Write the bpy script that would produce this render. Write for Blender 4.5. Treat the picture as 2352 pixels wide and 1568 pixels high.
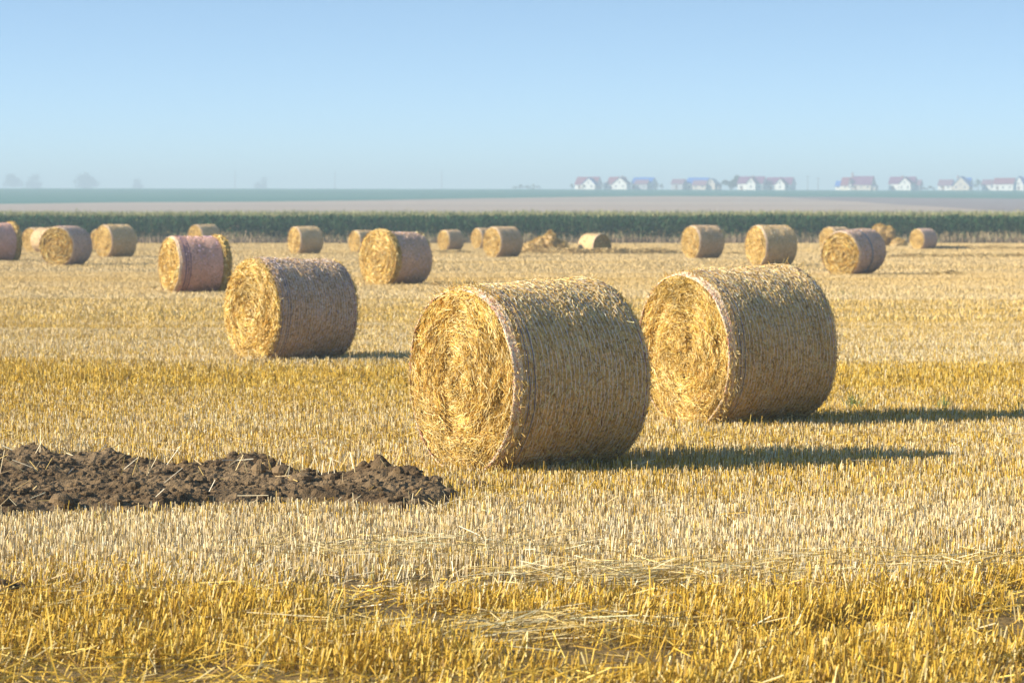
import bpy, math, random
import numpy as np
from mathutils import Vector, Matrix

R_ = math.radians
sc = bpy.context.scene
for o in list(bpy.data.objects):
    bpy.data.objects.remove(o)
col = sc.collection
rng = np.random.default_rng(7)
random.seed(7)

# ------------------------------------------------------------------ camera
CAM_H, FPX, PITCH = 1.87, 6533.0, math.atan(284 / 6533.0)
cam_d = bpy.data.cameras.new('camera')
cam = bpy.data.objects.new('camera', cam_d)
col.objects.link(cam)
cam.location = (0, 0, CAM_H)
cam.rotation_euler = (R_(90) - PITCH, 0, 0)
cam_d.sensor_width = 36
cam_d.lens = 100
cam_d.clip_start = 0.1
cam_d.clip_end = 20000
cam_d.dof.use_dof = True
cam_d.dof.focus_distance = 18.5
cam_d.dof.aperture_fstop = 5.6
sc.camera = cam

# ------------------------------------------------------------------ world, sun, exposure
SUN_EL = R_(25.5)
w = bpy.data.worlds.new('World')
sc.world = w
w.use_nodes = True
nt = w.node_tree
nt.nodes.clear()
out = nt.nodes.new('ShaderNodeOutputWorld')
bg = nt.nodes.new('ShaderNodeBackground')
sky = nt.nodes.new('ShaderNodeTexSky')
sky.sky_type = 'NISHITA'
sky.sun_disc = False
sky.sun_elevation = SUN_EL
sky.sun_rotation = R_(-101)
sky.air_density = 1.0
sky.dust_density = 0.4
sky.ozone_density = 3.0
sky.altitude = 200
tc = nt.nodes.new('ShaderNodeTexCoord')
mp = nt.nodes.new('ShaderNodeMapping')
mp.inputs['Scale'].default_value = (1, 1, 4.5)
nrm = nt.nodes.new('ShaderNodeVectorMath')
nrm.operation = 'NORMALIZE'
nt.links.new(tc.outputs['Generated'], mp.inputs['Vector'])
nt.links.new(mp.outputs['Vector'], nrm.inputs[0])
nt.links.new(nrm.outputs[0], sky.inputs['Vector'])
warm = nt.nodes.new('ShaderNodeVectorMath')      # hazy summer air takes some blue out of the sky
warm.operation = 'MULTIPLY'
warm.inputs[1].default_value = (0.83, 0.935, 0.91)
nt.links.new(sky.outputs[0], warm.inputs[0])
nt.links.new(warm.outputs[0], bg.inputs['Color'])
bg.inputs['Strength'].default_value = 0.12
nt.links.new(bg.outputs[0], out.inputs['Surface'])

sd = bpy.data.lights.new('sun', 'SUN')
sun = bpy.data.objects.new('sun', sd)
col.objects.link(sun)
sd.energy = 4.4
sd.angle = R_(0.55)
sd.color = (1.0, 0.90, 0.75)
SUN_AZ_OFF = R_(-11)
sdir = Vector((-math.cos(SUN_EL) * math.cos(SUN_AZ_OFF), math.cos(SUN_EL) * math.sin(SUN_AZ_OFF), math.sin(SUN_EL)))
sun.rotation_euler = sdir.to_track_quat('Z', 'Y').to_euler()
sun.location = sdir * 60

sc.view_settings.view_transform = 'Standard'
sc.view_settings.look = 'None'
sc.view_settings.exposure = 1.27
sc.view_settings.gamma = 1
sc.render.engine = 'CYCLES'
sc.cycles.max_bounces = 8
sc.cycles.diffuse_bounces = 5
sc.cycles.transparent_max_bounces = 8
sc.cycles.volume_bounces = 0
sc.cycles.use_denoising = True

# ------------------------------------------------------------------ helpers
def px(x, y, z=0.0):
    """world point at height z seen at picture position (x, y) of a 2352 x 1568 frame"""
    u, v = (x - 1176) / FPX, -(y - 784) / FPX
    c, s = math.cos(PITCH), math.sin(PITCH)
    d = np.array([u, c + v * s, -s + v * c])
    t = (z - CAM_H) / d[2]
    return np.array([d[0] * t, d[1] * t, z])

def at_depth(x, Y):
    return (x - 1176) / FPX * Y

def vnoise(x, y, seed=0):
    x = np.asarray(x, float); y = np.asarray(y, float)
    xi = np.floor(x).astype(np.int64); yi = np.floor(y).astype(np.int64)
    fx = x - xi; fy = y - yi
    fx = fx * fx * (3 - 2 * fx); fy = fy * fy * (3 - 2 * fy)
    def h(a, b):
        n = (a * 374761393 + b * 668265263 + seed * 1442695041) & 0xffffffff
        n = ((n ^ (n >> 13)) * 1274126177) & 0xffffffff
        return ((n ^ (n >> 16)) & 0xffff) / 65535.0
    return (h(xi, yi) * (1 - fx) + h(xi + 1, yi) * fx) * (1 - fy) + (h(xi, yi + 1) * (1 - fx) + h(xi + 1, yi + 1) * fx) * fy

def fbm(x, y, seed=0, oct=4):
    a, s, t = 0.5, 0, 0
    for k in range(oct):
        s = s + a * vnoise(x * 2 ** k + 17 * k, y * 2 ** k - 9 * k, seed + k); t += a; a *= 0.5
    return s / t

def tag(o, label=None, cat=None, group=None, kind=None):
    if label: o['label'] = label
    if cat: o['category'] = cat
    if group: o['group'] = group
    if kind: o['kind'] = kind
    return o

class MB:
    """collects vertices and faces, one material index and one colour per piece; build() links ONE mesh object"""
    def __init__(s):
        s.v = []; s.f4 = []; s.f3 = []; s.m4 = []; s.m3 = []; s.c = []; s.n = 0
    def add(s, v, q=None, t=None, c=(1, 1, 1), m=0):
        v = np.asarray(v, np.float32).reshape(-1, 3)
        c = np.asarray(c, np.float32)
        if c.ndim == 1: c = np.tile(c, (len(v), 1))
        s.v.append(v); s.c.append(c)
        if q is not None and len(q):
            q = np.asarray(q, np.int64).reshape(-1, 4); s.f4.append(q + s.n); s.m4.append(np.full(len(q), m))
        if t is not None and len(t):
            t = np.asarray(t, np.int64).reshape(-1, 3); s.f3.append(t + s.n); s.m3.append(np.full(len(t), m))
        s.n += len(v)
        return s
    def prism(s, P, Q, wid, c, m=0, cap=True, sides=3, taper=1.0):
        """many thin straws from P to Q"""
        P = np.asarray(P, float); Q = np.asarray(Q, float); n = len(P)
        if n == 0: return s
        wid = np.broadcast_to(wid, (n,)).astype(float)
        d = Q - P; d /= np.linalg.norm(d, axis=1, keepdims=True) + 1e-9
        a = np.where(np.abs(d[:, 2:3]) > 0.9, np.array([[1., 0, 0]]), np.array([[0, 0, 1.]]))
        u = np.cross(d, a); u /= np.linalg.norm(u, axis=1, keepdims=True)
        vv = np.cross(d, u)
        th0 = rng.random(n) * 6.283
        ring = []
        for base, k in ((P, 1.0), (Q, taper)):
            for j in range(sides):
                th = th0 + j * 2 * math.pi / sides
                ring.append(base + (u * np.cos(th)[:, None] + vv * np.sin(th)[:, None]) * (wid * 0.5 * k)[:, None])
        V = np.stack(ring, 1).reshape(-1, 3)
        b = (np.arange(n) * 2 * sides)[:, None]
        q = np.concatenate([b + np.array([[j, (j + 1) % sides, sides + (j + 1) % sides, sides + j]]) for j in range(sides)], 0)
        t = b + np.array([[3, 4, 5]]) if (cap and sides == 3) else None
        c = np.asarray(c, float)
        if c.ndim == 1: c = np.tile(c, (n, 1))
        return s.add(V, q, t, np.repeat(c, 2 * sides, 0), m)
    def blade(s, P, Q, wid, c, m=0, taper=0.4, face=None):
        P = np.asarray(P, float); Q = np.asarray(Q, float); n = len(P)
        if n == 0: return s
        wid = np.broadcast_to(wid, (n,)).astype(float)
        d = Q - P
        if face is None:
            th = rng.random(n) * 6.283
            face = np.stack([np.cos(th), np.sin(th), np.zeros(n)], 1)
        u = face * (wid * 0.5)[:, None]
        V = np.stack([P - u, P + u, Q + u * taper, Q - u * taper], 1).reshape(-1, 3)
        b = (np.arange(n) * 4)[:, None]
        c = np.asarray(c, float)
        if c.ndim == 1: c = np.tile(c, (n, 1))
        return s.add(V, b + np.array([[0, 1, 2, 3]]), None, np.repeat(c, 4, 0), m)
    def grid(s, V, c=(1, 1, 1), m=0, close_u=False):
        """V: (rows, cols, 3)"""
        r, k = V.shape[:2]
        idx = np.arange(r * k).reshape(r, k)
        if close_u:
            nx = np.roll(idx, -1, 1)
            q = np.stack([idx[:-1], nx[:-1], nx[1:], idx[1:]], -1).reshape(-1, 4)
        else:
            q = np.stack([idx[:-1, :-1], idx[:-1, 1:], idx[1:, 1:], idx[1:, :-1]], -1).reshape(-1, 4)
        return s.add(V.reshape(-1, 3), q, None, c, m)
    def box(s, x0, x1, y0, y1, z0, z1, c=(1, 1, 1), m=0):
        v = [(x0, y0, z0), (x1, y0, z0), (x1, y1, z0), (x0, y1, z0), (x0, y0, z1), (x1, y0, z1), (x1, y1, z1), (x0, y1, z1)]
        return s.add(v, [(0, 3, 2, 1), (4, 5, 6, 7), (0, 1, 5, 4), (1, 2, 6, 5), (2, 3, 7, 6), (3, 0, 4, 7)], None, c, m)
    def mesh(s, name, mats, smooth=False):
        me = bpy.data.meshes.new(name)
        V = np.concatenate(s.v).astype(np.float32); C = np.concatenate(s.c).astype(np.float32)
        f4 = np.concatenate(s.f4) if s.f4 else np.zeros((0, 4), int)
        f3 = np.concatenate(s.f3) if s.f3 else np.zeros((0, 3), int)
        me.vertices.add(len(V)); me.vertices.foreach_set('co', V.ravel())
        loops = np.concatenate([f4.ravel(), f3.ravel()]).astype(np.int32)
        me.loops.add(len(loops)); me.loops.foreach_set('vertex_index', loops)
        nf = len(f4) + len(f3)
        st = np.concatenate([np.arange(len(f4)) * 4, len(f4) * 4 + np.arange(len(f3)) * 3]).astype(np.int32)
        me.polygons.add(nf); me.polygons.foreach_set('loop_start', st)
        mi = np.concatenate((s.m4 or [np.zeros(0)]) + (s.m3 or [np.zeros(0)])).astype(np.int32)
        me.polygons.foreach_set('material_index', mi)
        me.polygons.foreach_set('use_smooth', np.full(nf, bool(smooth)))
        for m in (mats if isinstance(mats, (list, tuple)) else [mats]): me.materials.append(m)
        me.update(calc_edges=True)
        ca = me.color_attributes.new('Tint', 'FLOAT_COLOR', 'POINT')
        ca.data.foreach_set('color', np.concatenate([C, np.ones((len(C), 1), np.float32)], 1).ravel())
        me.validate()
        return me
    def build(s, name, mats, parent=None, smooth=False):
        o = bpy.data.objects.new(name, s.mesh(name, mats, smooth))
        col.objects.link(o)
        if parent: o.parent = parent
        return o

def empty(name, loc=(0, 0, 0), rz=0.0):
    o = bpy.data.objects.new(name, None)
    o.empty_display_size = 0.3
    col.objects.link(o)
    o.location = [float(a) for a in loc]; o.rotation_euler = (0, 0, rz)
    return o

def copy_tree(o, parent=None):
    c = o.copy(); col.objects.link(c); c.parent = parent
    for ch in o.children: copy_tree(ch, c)
    return c

def mixcol(n, cols, wts=None, jit=0.12):
    cols = np.asarray(cols, float)
    w_ = np.ones(len(cols)) if wts is None else np.asarray(wts, float)
    i = rng.choice(len(cols), n, p=w_ / w_.sum())
    return np.clip(cols[i] * (1 + rng.normal(0, jit, (n, 1))), 0.005, 0.95)

# ------------------------------------------------------------------ materials
def new_mat(name):
    m = bpy.data.materials.new(name); m.use_nodes = True
    return m, m.node_tree, m.node_tree.nodes['Principled BSDF']

def mat_tint(name, rough=0.75, spec=0.25, noise=None, translucent=0.0):
    """colour comes from each piece's own tint"""
    m, t, b = new_mat(name)
    a = t.nodes.new('ShaderNodeAttribute'); a.attribute_name = 'Tint'
    src = a.outputs['Color']
    if noise:
        sc_, amt = noise
        tc_ = t.nodes.new('ShaderNodeTexCoord')
        n = t.nodes.new('ShaderNodeTexNoise'); n.inputs['Scale'].default_value = sc_; n.inputs['Detail'].default_value = 4
        t.links.new(tc_.outputs['Object'], n.inputs['Vector'])
        mr = t.nodes.new('ShaderNodeMapRange')
        mr.inputs['From Min'].default_value = 0.3; mr.inputs['From Max'].default_value = 0.7
        mr.inputs['To Min'].default_value = 1 - amt; mr.inputs['To Max'].default_value = 1 + amt
        t.links.new(n.outputs['Fac'], mr.inputs['Value'])
        vm = t.nodes.new('ShaderNodeVectorMath'); vm.operation = 'SCALE'
        t.links.new(src, vm.inputs[0]); t.links.new(mr.outputs[0], vm.inputs['Scale'])
        src = vm.outputs[0]
    t.links.new(src, b.inputs['Base Color'])
    b.inputs['Roughness'].default_value = rough
    b.inputs['Specular IOR Level'].default_value = spec
    if translucent:
        tr = t.nodes.new('ShaderNodeBsdfTranslucent'); t.links.new(src, tr.inputs['Color'])
        mx = t.nodes.new('ShaderNodeMixShader'); mx.inputs[0].default_value = translucent
        o = t.nodes['Material Output']
        t.links.new(b.outputs[0], mx.inputs[1]); t.links.new(tr.outputs[0], mx.inputs[2]); t.links.new(mx.outputs[0], o.inputs['Surface'])
    return m

def mat_noise(name, c0, c1, scale, stretch=(1, 1, 1), rough=0.9, bump=0.0, bscale=None, c2=None, big=None):
    m, t, b = new_mat(name)
    L = t.links.new
    tc_ = t.nodes.new('ShaderNodeTexCoord'); mp_ = t.nodes.new('ShaderNodeMapping'); mp_.inputs['Scale'].default_value = stretch
    L(tc_.outputs['Object'], mp_.inputs['Vector'])
    n = t.nodes.new('ShaderNodeTexNoise'); n.inputs['Scale'].default_value = scale; n.inputs['Detail'].default_value = 6; n.inputs['Roughness'].default_value = 0.65
    L(mp_.outputs[0], n.inputs['Vector'])
    cr = t.nodes.new('ShaderNodeValToRGB')
    cr.color_ramp.elements[0].position = 0.36; cr.color_ramp.elements[0].color = (*c0, 1)
    cr.color_ramp.elements[1].position = 0.64; cr.color_ramp.elements[1].color = (*c1, 1)
    L(n.outputs['Fac'], cr.inputs[0])
    src = cr.outputs[0]
    if c2:
        n2 = t.nodes.new('ShaderNodeTexNoise'); n2.inputs['Scale'].default_value = big; n2.inputs['Detail'].default_value = 3
        L(mp_.outputs[0], n2.inputs['Vector'])
        cr2 = t.nodes.new('ShaderNodeValToRGB'); cr2.color_ramp.elements[0].position = 0.42; cr2.color_ramp.elements[1].position = 0.62
        L(n2.outputs['Fac'], cr2.inputs[0])
        mx = t.nodes.new('ShaderNodeMixRGB'); mx.inputs['Color2'].default_value = (*c2, 1)
        L(cr2.outputs[0], mx.inputs[0]); L(src, mx.inputs['Color1']); src = mx.outputs[0]
    L(src, b.inputs['Base Color'])
    b.inputs['Roughness'].default_value = rough; b.inputs['Specular IOR Level'].default_value = 0.15
    if bump:
        n3 = t.nodes.new('ShaderNodeTexNoise'); n3.inputs['Scale'].default_value = bscale or scale; n3.inputs['Detail'].default_value = 8
        L(mp_.outputs[0], n3.inputs['Vector'])
        bp = t.nodes.new('ShaderNodeBump'); bp.inputs['Strength'].default_value = 1; bp.inputs['Distance'].default_value = bump
        L(n3.outputs['Fac'], bp.inputs['Height']); L(bp.outputs[0], b.inputs['Normal'])
    return m

M_STUB = mat_tint('stubble_straw', 0.6, 0.3, translucent=0.12)
M_STRAW = mat_tint('bale_straw', 0.55, 0.35, translucent=0.08)
M_CORE = mat_tint('packed_straw', 0.85, 0.15, noise=(38, 0.45))
M_SHELL = mat_tint('straw_under_net', 0.85, 0.15, noise=(45, 0.35))
M_NET = mat_tint('net_threads', 0.5, 0.4)
M_LEAF = mat_tint('leaf', 0.6, 0.3, translucent=0.15)
M_WALL = mat_tint('render_wall', 0.9, 0.1, noise=(0.4, 0.06))
M_ROOF = mat_tint('roof_tiles', 0.7, 0.3, noise=(1.2, 0.15))
M_GLASS = mat_tint('window_glass', 0.15, 0.6)
M_GROUND = mat_noise('field_litter', (0.10, 0.066, 0.028), (0.32, 0.22, 0.09), 9, (1, 1.6, 1), bump=0.03, bscale=22, c2=(0.22, 0.145, 0.05), big=0.25)  # shadow between the stalks is put into this darkened ground colour
M_BEIGE = mat_noise('harvested_land', (0.36, 0.27, 0.19), (0.44, 0.34, 0.25), 0.012, (0.25, 1.8, 1), c2=(0.33, 0.26, 0.20), big=0.006)
M_PLOUGH = mat_noise('ploughed_land', (0.20, 0.16, 0.145), (0.26, 0.21, 0.19), 0.02, (0.3, 1.5, 1))
M_GREEN = mat_noise('green_crop', (0.035, 0.13, 0.10), (0.05, 0.16, 0.11), 0.015, (0.4, 1.4, 1))
M_FAR = mat_noise('far_land', (0.16, 0.2, 0.12), (0.2, 0.22, 0.14), 0.01)
M_CORNSOIL = mat_noise('corn_soil', (0.08, 0.06, 0.04), (0.14, 0.11, 0.06), 0.6)
M_SOIL = mat_noise('turned_soil', (0.070, 0.044, 0.022), (0.165, 0.110, 0.055), 7, rough=0.95, bump=0.010, bscale=90, c2=(0.205, 0.140, 0.074), big=1.6)

# ------------------------------------------------------------------ terrain
_D = np.array([-60, 300, 350, 450, 600, 800, 1000, 1250, 1555, 1800, 2500, 4600.])
_Yp = np.array([0, 0, 0, 505, 484, 466, 451.5, 441.5, 435.5, 437.5, 444, 452.])
_Z = np.where(_D <= 350, 0, CAM_H + (500 - _Yp) / FPX * _D)
_dd = np.linspace(-60, 4600, 4661)
_zz = np.interp(_dd, _D, _Z)
_k = np.hanning(121); _k /= _k.sum()
_zs = np.convolve(np.pad(_zz, 60, mode='edge'), _k, 'valid')
_zs[_dd < 320] = 0
def terrain(x, d):
    x = np.asarray(x, float); d = np.asarray(d, float)
    z = np.interp(d, _dd, _zs)
    return z - np.clip((d - 600) / 950, 0, 1.6) * x * 0.0017 + np.clip((d - 500) / 800, 0, 1) * 0.5 * (vnoise(x / 170 + 5, d / 400, 3) - 0.5)

def depth_for(y):
    """distance at which the rising land is seen at picture height y"""
    d = np.arange(420, 1556, 2.0)
    yy = 500 - (np.interp(d, _dd, _zs) - CAM_H) / d * FPX
    return float(np.interp(-y, -yy, d))

XS = np.concatenate([np.linspace(-1500, -420, 19)[:-1], np.linspace(-420, 420, 141), np.linspace(420, 1500, 19)[1:]])
def curve(pts):
    """picture polyline -> depth as a function of world x (solved at each sample)"""
    P = np.array([[at_depth(x, depth_for(y)), depth_for(y)] for x, y in pts])
    P = P[np.argsort(P[:, 0])]
    return np.interp(XS, P[:, 0], P[:, 1])
c_green = curve([(0, 469), (275, 465), (574, 463.5), (825, 460.5), (1075, 456), (1300, 452.5), (1524, 450), (1723, 451), (1910, 452), (2258, 455), (2352, 456)])
pl = [(1763, 451.2), (1910, 460), (2017, 471), (2151, 481), (2352, 489)]
Ppl = np.array([[at_depth(x, depth_for(y)), depth_for(y)] for x, y in pl])
c_pl = np.interp(XS, Ppl[::-1, 0] if Ppl[0, 0] > Ppl[-1, 0] else Ppl[:, 0], Ppl[::-1, 1] if Ppl[0, 0] > Ppl[-1, 0] else Ppl[:, 1], left=9999)
c_pl = np.minimum(c_pl, c_green)
def field(name, lo, hi, rows, mat, label, cat):
    lo = np.broadcast_to(lo, XS.shape); hi = np.broadcast_to(hi, XS.shape)
    t = np.linspace(0, 1, rows)[:, None]
    D = lo * (1 - t) + hi * t
    X = np.broadcast_to(XS, D.shape)
    m = MB(); m.grid(np.stack([X, D, terrain(X, D)], -1))
    o = m.build(name, mat, smooth=True)
    return tag(o, label, cat, kind='structure')
field('ground', -60, 219, 12, M_GROUND, 'straw littered soil of the stubble field between the bales', 'ground')
field('corn_ground', 219, 430, 20, M_CORNSOIL, 'dark soil under the standing corn', 'ground')
field('harvested_field', 430, c_pl, 60, M_BEIGE, 'pale beige harvested field rising beyond the corn', 'field')
field('ploughed_field', c_pl, c_green, 30, M_PLOUGH, 'greyish ploughed wedge of land on the right beyond the corn', 'field')
field('green_field', c_green, 1600, 50, M_GREEN, 'blue green crop field along the skyline', 'field')
field('far_land', 1600, 4600, 40, M_FAR, 'hazy land behind the ridge with the houses', 'land')

# ------------------------------------------------------------------ straw heap generator
STRAW_COLS = [(0.74, 0.58, 0.28), (0.66, 0.46, 0.15), (0.52, 0.33, 0.08), (0.33, 0.20, 0.05)]
def straw_heap(name, pts, width, height, n, label, cat, group=None, wid=0.012, seed=1, base=(0.38, 0.26, 0.10), cols=STRAW_COLS):
    """loose straw along a ground polyline: a lumpy mound carrying many straws"""
    P = np.array([[p[0], p[1]] for p in pts], float)
    seg = np.linalg.norm(np.diff(P, axis=0), axis=1); cum = np.concatenate([[0], np.cumsum(seg)])
    Ltot = cum[-1]; nr = max(8, int(Ltot / 0.25)); nc = 11
    s_ = np.linspace(0, Ltot, nr)
    cx = np.interp(s_, cum, P[:, 0]); cy = np.interp(s_, cum, P[:, 1])
    tx, ty = np.gradient(cx), np.gradient(cy); ln = np.hypot(tx, ty); tx, ty = tx / ln, ty / ln
    tt = np.linspace(-1, 1, nc)
    endf = np.sqrt(np.clip(np.minimum(s_, Ltot - s_) / (width * 0.8), 0, 1))
    lump = 0.45 + 1.1 * fbm(s_[:, None] * 1.1 + 0 * tt, tt[None] * 1.5 + seed * 3.1, seed, 3)
    H = height * (1 - tt[None] ** 2) ** 0.8 * endf[:, None] * lump
    W = width * 0.5 * (0.75 + 0.5 * vnoise(s_ * 0.9, s_ * 0 + seed, seed))[:, None] * (0.4 + 0.6 * endf[:, None])
    X = cx[:, None] - ty[:, None] * tt * W; Y = cy[:, None] + tx[:, None] * tt * W
    m = MB(); m.grid(np.stack([X, Y, H - 0.02], -1), base)
    i = rng.integers(0, nr, n); j = rng.integers(1, nc - 1, n)
    p = np.stack([X[i, j], Y[i, j], H[i, j] - 0.01], 1) + rng.normal(0, 0.05, (n, 3)) * [1.5, 1.5, 0.35]
    p[:, 2] = np.clip(p[:, 2], 0.0, None)
    a = rng.random(n) * 6.283; el = rng.normal(0.05, 0.28, n); ll = rng.uniform(0.12, 0.32, n)
    d = np.stack([np.cos(a) * np.cos(el), np.sin(a) * np.cos(el), np.sin(el)], 1) * ll[:, None]
    m.prism(p - d / 2, p + d / 2, wid, mixcol(n, cols), cap=False)
    # origin at its base
    cen = np.array([cx.mean(), cy.mean(), 0.0])
    for v in m.v: v -= cen.astype(np.float32)
    o = m.build(name, M_STRAW)
    o.location = cen
    return tag(o, label, cat, group)

# ------------------------------------------------------------------ bales
GOLD = [(0.80, 0.63, 0.29), (0.77, 0.53, 0.145), (0.62, 0.39, 0.07), (0.36, 0.21, 0.035)]
GOLD_W = [0.30, 0.38, 0.22, 0.10]
def bale_parts(seed, L, D, n_end, n_side, sw, net=True, hollow=0.20, cover=(0.0, 1.0), rim=0.0, shade=(1, 1, 1), rings=True, poke=1.0, stripes=(0.06, 0.10)):
    """returns {part name: mesh}; axis along x through the origin, front end at -L/2.
    cover = stretch of the length the net covers; rim = extra radius of the uncovered straw"""
    g = np.random.default_rng(seed)
    R = D / 2; h = L / 2
    nphi = 96
    phi = np.linspace(0, 2 * math.pi, nphi, endpoint=False)
    def rad(x, ph):     # slightly uneven barrel
        u = (x / L + 0.5)
        edge = 1 - 0.035 * np.clip((np.abs(x) - (h - 0.10)) / 0.10, 0, 1) ** 2
        return R * edge * (1 + 0.020 * (vnoise(np.cos(ph) * 1.6 + 9, np.sin(ph) * 1.6 + x * 1.5 + 5, seed) - 0.5) * 3 + 0.007 * np.sin(u * 17 + seed))
    def rim_r(x, ph):   # puffed straw where the net is missing
        u = x / L + 0.5
        d_ = np.maximum(np.clip((cover[0] - u) / 0.03, 0, 1), np.clip((u - cover[1]) / 0.03, 0, 1))
        return rad(x, ph) + rim * d_ * (0.75 + 0.5 * vnoise(ph * 5, x * 9, seed + 2)) - 0.012
    def endx(r, ph):    # bulge and hollows of the end face
        q = r / R
        n1 = fbm(np.cos(ph + q * 2.2) * q * 3 + 7, np.sin(ph + q * 2.2) * q * 3 + 7, seed + 4, 4) - 0.5
        sp = 0.010 * np.sin(q * 34 + ph)
        return h + 0.045 * (1 - q ** 2) + n1 * hollow * np.clip((1 - q) * 3, 0, 1) + sp * np.clip((1 - q) * 6, 0, 1)
    core = MB()
    xs = np.linspace(-h, h, 40)
    X, PH = np.meshgrid(xs, phi, indexing='ij')
    RR = rim_r(X, PH)
    core.grid(np.stack([X, RR * np.cos(PH), RR * np.sin(PH)], -1), (0.45, 0.31, 0.11), close_u=True)
    qs = np.linspace(0.004, 1, 34)
    for sgn in (-1, 1):
        Q, PH = np.meshgrid(qs, phi, indexing='ij')
        rl = rim_r(np.full_like(PH, sgn * h), PH) * Q
        ex = endx(Q * R, PH)
        core.grid(np.stack([sgn * ex, rl * np.cos(PH), rl * np.sin(PH)], -1), (0.34, 0.20, 0.055), close_u=True)
    parts = {}
    parts['straw_core'] = (core.mesh('straw_core', M_CORE, True), None)
    # straws lying on the two ends
    straw = MB()
    for sgn, n in ((-1, n_end), (1, n_end // 3)):
        r = R * np.sqrt(g.random(n)) * (0.955 if net else 0.985); ph = g.random(n) * 6.283
        tang = ph + math.pi / 2 + g.normal(0, 0.42, n) + 1.1 * (fbm(np.cos(ph) * r * 4 + 5, np.sin(ph) * r * 4 + 5, seed + 6, 2) - 0.5) + np.where((r < R * 0.33) | (g.random(n) < 0.12), g.normal(0, 1.0, n), 0)
        ll = g.uniform(0.05, 0.20, n) * (0.5 + 0.5 * r / R)
        x0 = endx(r, ph) + g.uniform(-0.004, 0.022, n)
        tilt = g.normal(0.0, 0.24, n)
        c = np.stack([sgn * x0, r * np.cos(ph), r * np.sin(ph)], 1)
        d = np.stack([sgn * np.sin(tilt), np.cos(tang) * np.cos(tilt), np.sin(tang) * np.cos(tilt)], 1) * ll[:, None]
        P, Q = c - d / 2, c + d / 2
        for E in (P, Q):            # keep the ends inside the barrel
            rr = np.hypot(E[:, 1], E[:, 2]); k = np.minimum(1, (R * (0.975 if net else 1.004)) / np.maximum(rr, 1e-6)); E[:, 1] *= k; E[:, 2] *= k
        br = 0.62 + 0.78 * fbm(np.cos(ph) * r * 4 + 3, np.sin(ph) * r * 4, seed, 3)[:, None]
        straw.prism(P, Q, g.uniform(0.6, 1.3, n) * sw, np.clip(mixcol(n, GOLD, GOLD_W) * br, 0, 0.9), cap=False)
        # wisps around the rim
        k = int(n * 0.05 * poke)
        ph = g.random(k) * 6.283; r = R * g.uniform(0.95, 1.0, k)
        c = np.stack([sgn * (h - g.uniform(-0.02, 0.05, k)), r * np.cos(ph), r * np.sin(ph)], 1)
        a = ph + g.normal(0, 0.9, k)
        d = np.stack([sgn * g.uniform(-0.2, 0.8, k), np.cos(a), np.sin(a)], 1); d /= np.linalg.norm(d, axis=1, keepdims=True)
        straw.prism(c, c + d * g.uniform(0.02, 0.075, k)[:, None], sw * 0.8, mixcol(k, GOLD), cap=False)
    if rim > 0:
        k = int(n_end * 0.8)
        lo, hi = (0, cover[0]) if cover[0] > 1 - cover[1] else (cover[1], 1)
        x = (g.uniform(lo, hi, k) - 0.5) * L; ph = g.random(k) * 6.283
        r = rim_r(x, ph) + g.uniform(-0.005, 0.015, k)
        c = np.stack([x, r * np.cos(ph), r * np.sin(ph)], 1)
        e = np.stack([0 * ph, -np.sin(ph), np.cos(ph)], 1) * g.normal(1, .3, k)[:, None] + np.stack([g.normal(0, 0.35, k), g.uniform(-.05, 0.35, k) * np.cos(ph), g.uniform(-.05, 0.35, k) * np.sin(ph)], 1)
        e /= np.linalg.norm(e, axis=1, keepdims=True)
        ll = g.uniform(0.05, 0.16, k)[:, None]
        straw.prism(c - e * ll / 2, c + e * ll / 2, sw, mixcol(k, GOLD), cap=False)
    parts['end_straw'] = (straw.mesh('end_straw', M_STRAW), 'stuff')
    # the net wrapped barrel
    a0, a1 = (cover[0] - 0.5) * L, (cover[1] - 0.5) * L
    wrap = MB()
    xs = np.linspace(a0, a1, 44); X, PH = np.meshgrid(xs, phi, indexing='ij'); RR = rad(X, PH)
    tone = (0.86 + 0.3 * fbm(X * 3 + 2, PH * 2.2, seed + 8, 3))[..., None] * np.array([0.70, 0.48, 0.185]) * np.array(shade)
    wrap.grid(np.stack([X, RR * np.cos(PH), RR * np.sin(PH)], -1), tone.reshape(-1, 3), close_u=True)
    n = n_side
    x = g.uniform(a0, a1, n); ph = g.random(n) * 6.283
    r = rad(x, ph) + g.uniform(0.0, 0.010, n)
    c = np.stack([x, r * np.cos(ph), r * np.sin(ph)], 1)
    T = np.stack([0 * ph, -np.sin(ph), np.cos(ph)], 1); Nn = np.stack([0 * ph, np.cos(ph), np.sin(ph)], 1)
    ang = g.normal(0, 0.75, n); ll = g.uniform(0.015, 0.055, n) * (1 + (g.random(n) < 0.04) * 1.9)
    d = T * np.cos(ang)[:, None] + np.array([1., 0, 0]) * np.sin(ang)[:, None] + Nn * (g.normal(0.0, 0.10, n) + (g.random(n) < 0.03 * poke) * 0.9)[:, None]
    d /= np.linalg.norm(d, axis=1, keepdims=True)
    wrap.prism(c - d * ll[:, None] / 2, c + d * ll[:, None] / 2, g.uniform(0.6, 1.1, n) * sw,
               np.clip(mixcol(n, [(0.86, 0.69, 0.36), (0.82, 0.60, 0.25), (0.76, 0.50, 0.15), (0.30, 0.17, 0.06), (0.86, 0.74, 0.54)], [2.4, 3, 3, 1.8, 1.4], 0.16) * np.array(shade), 0, .9), m=1, cap=False)
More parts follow.
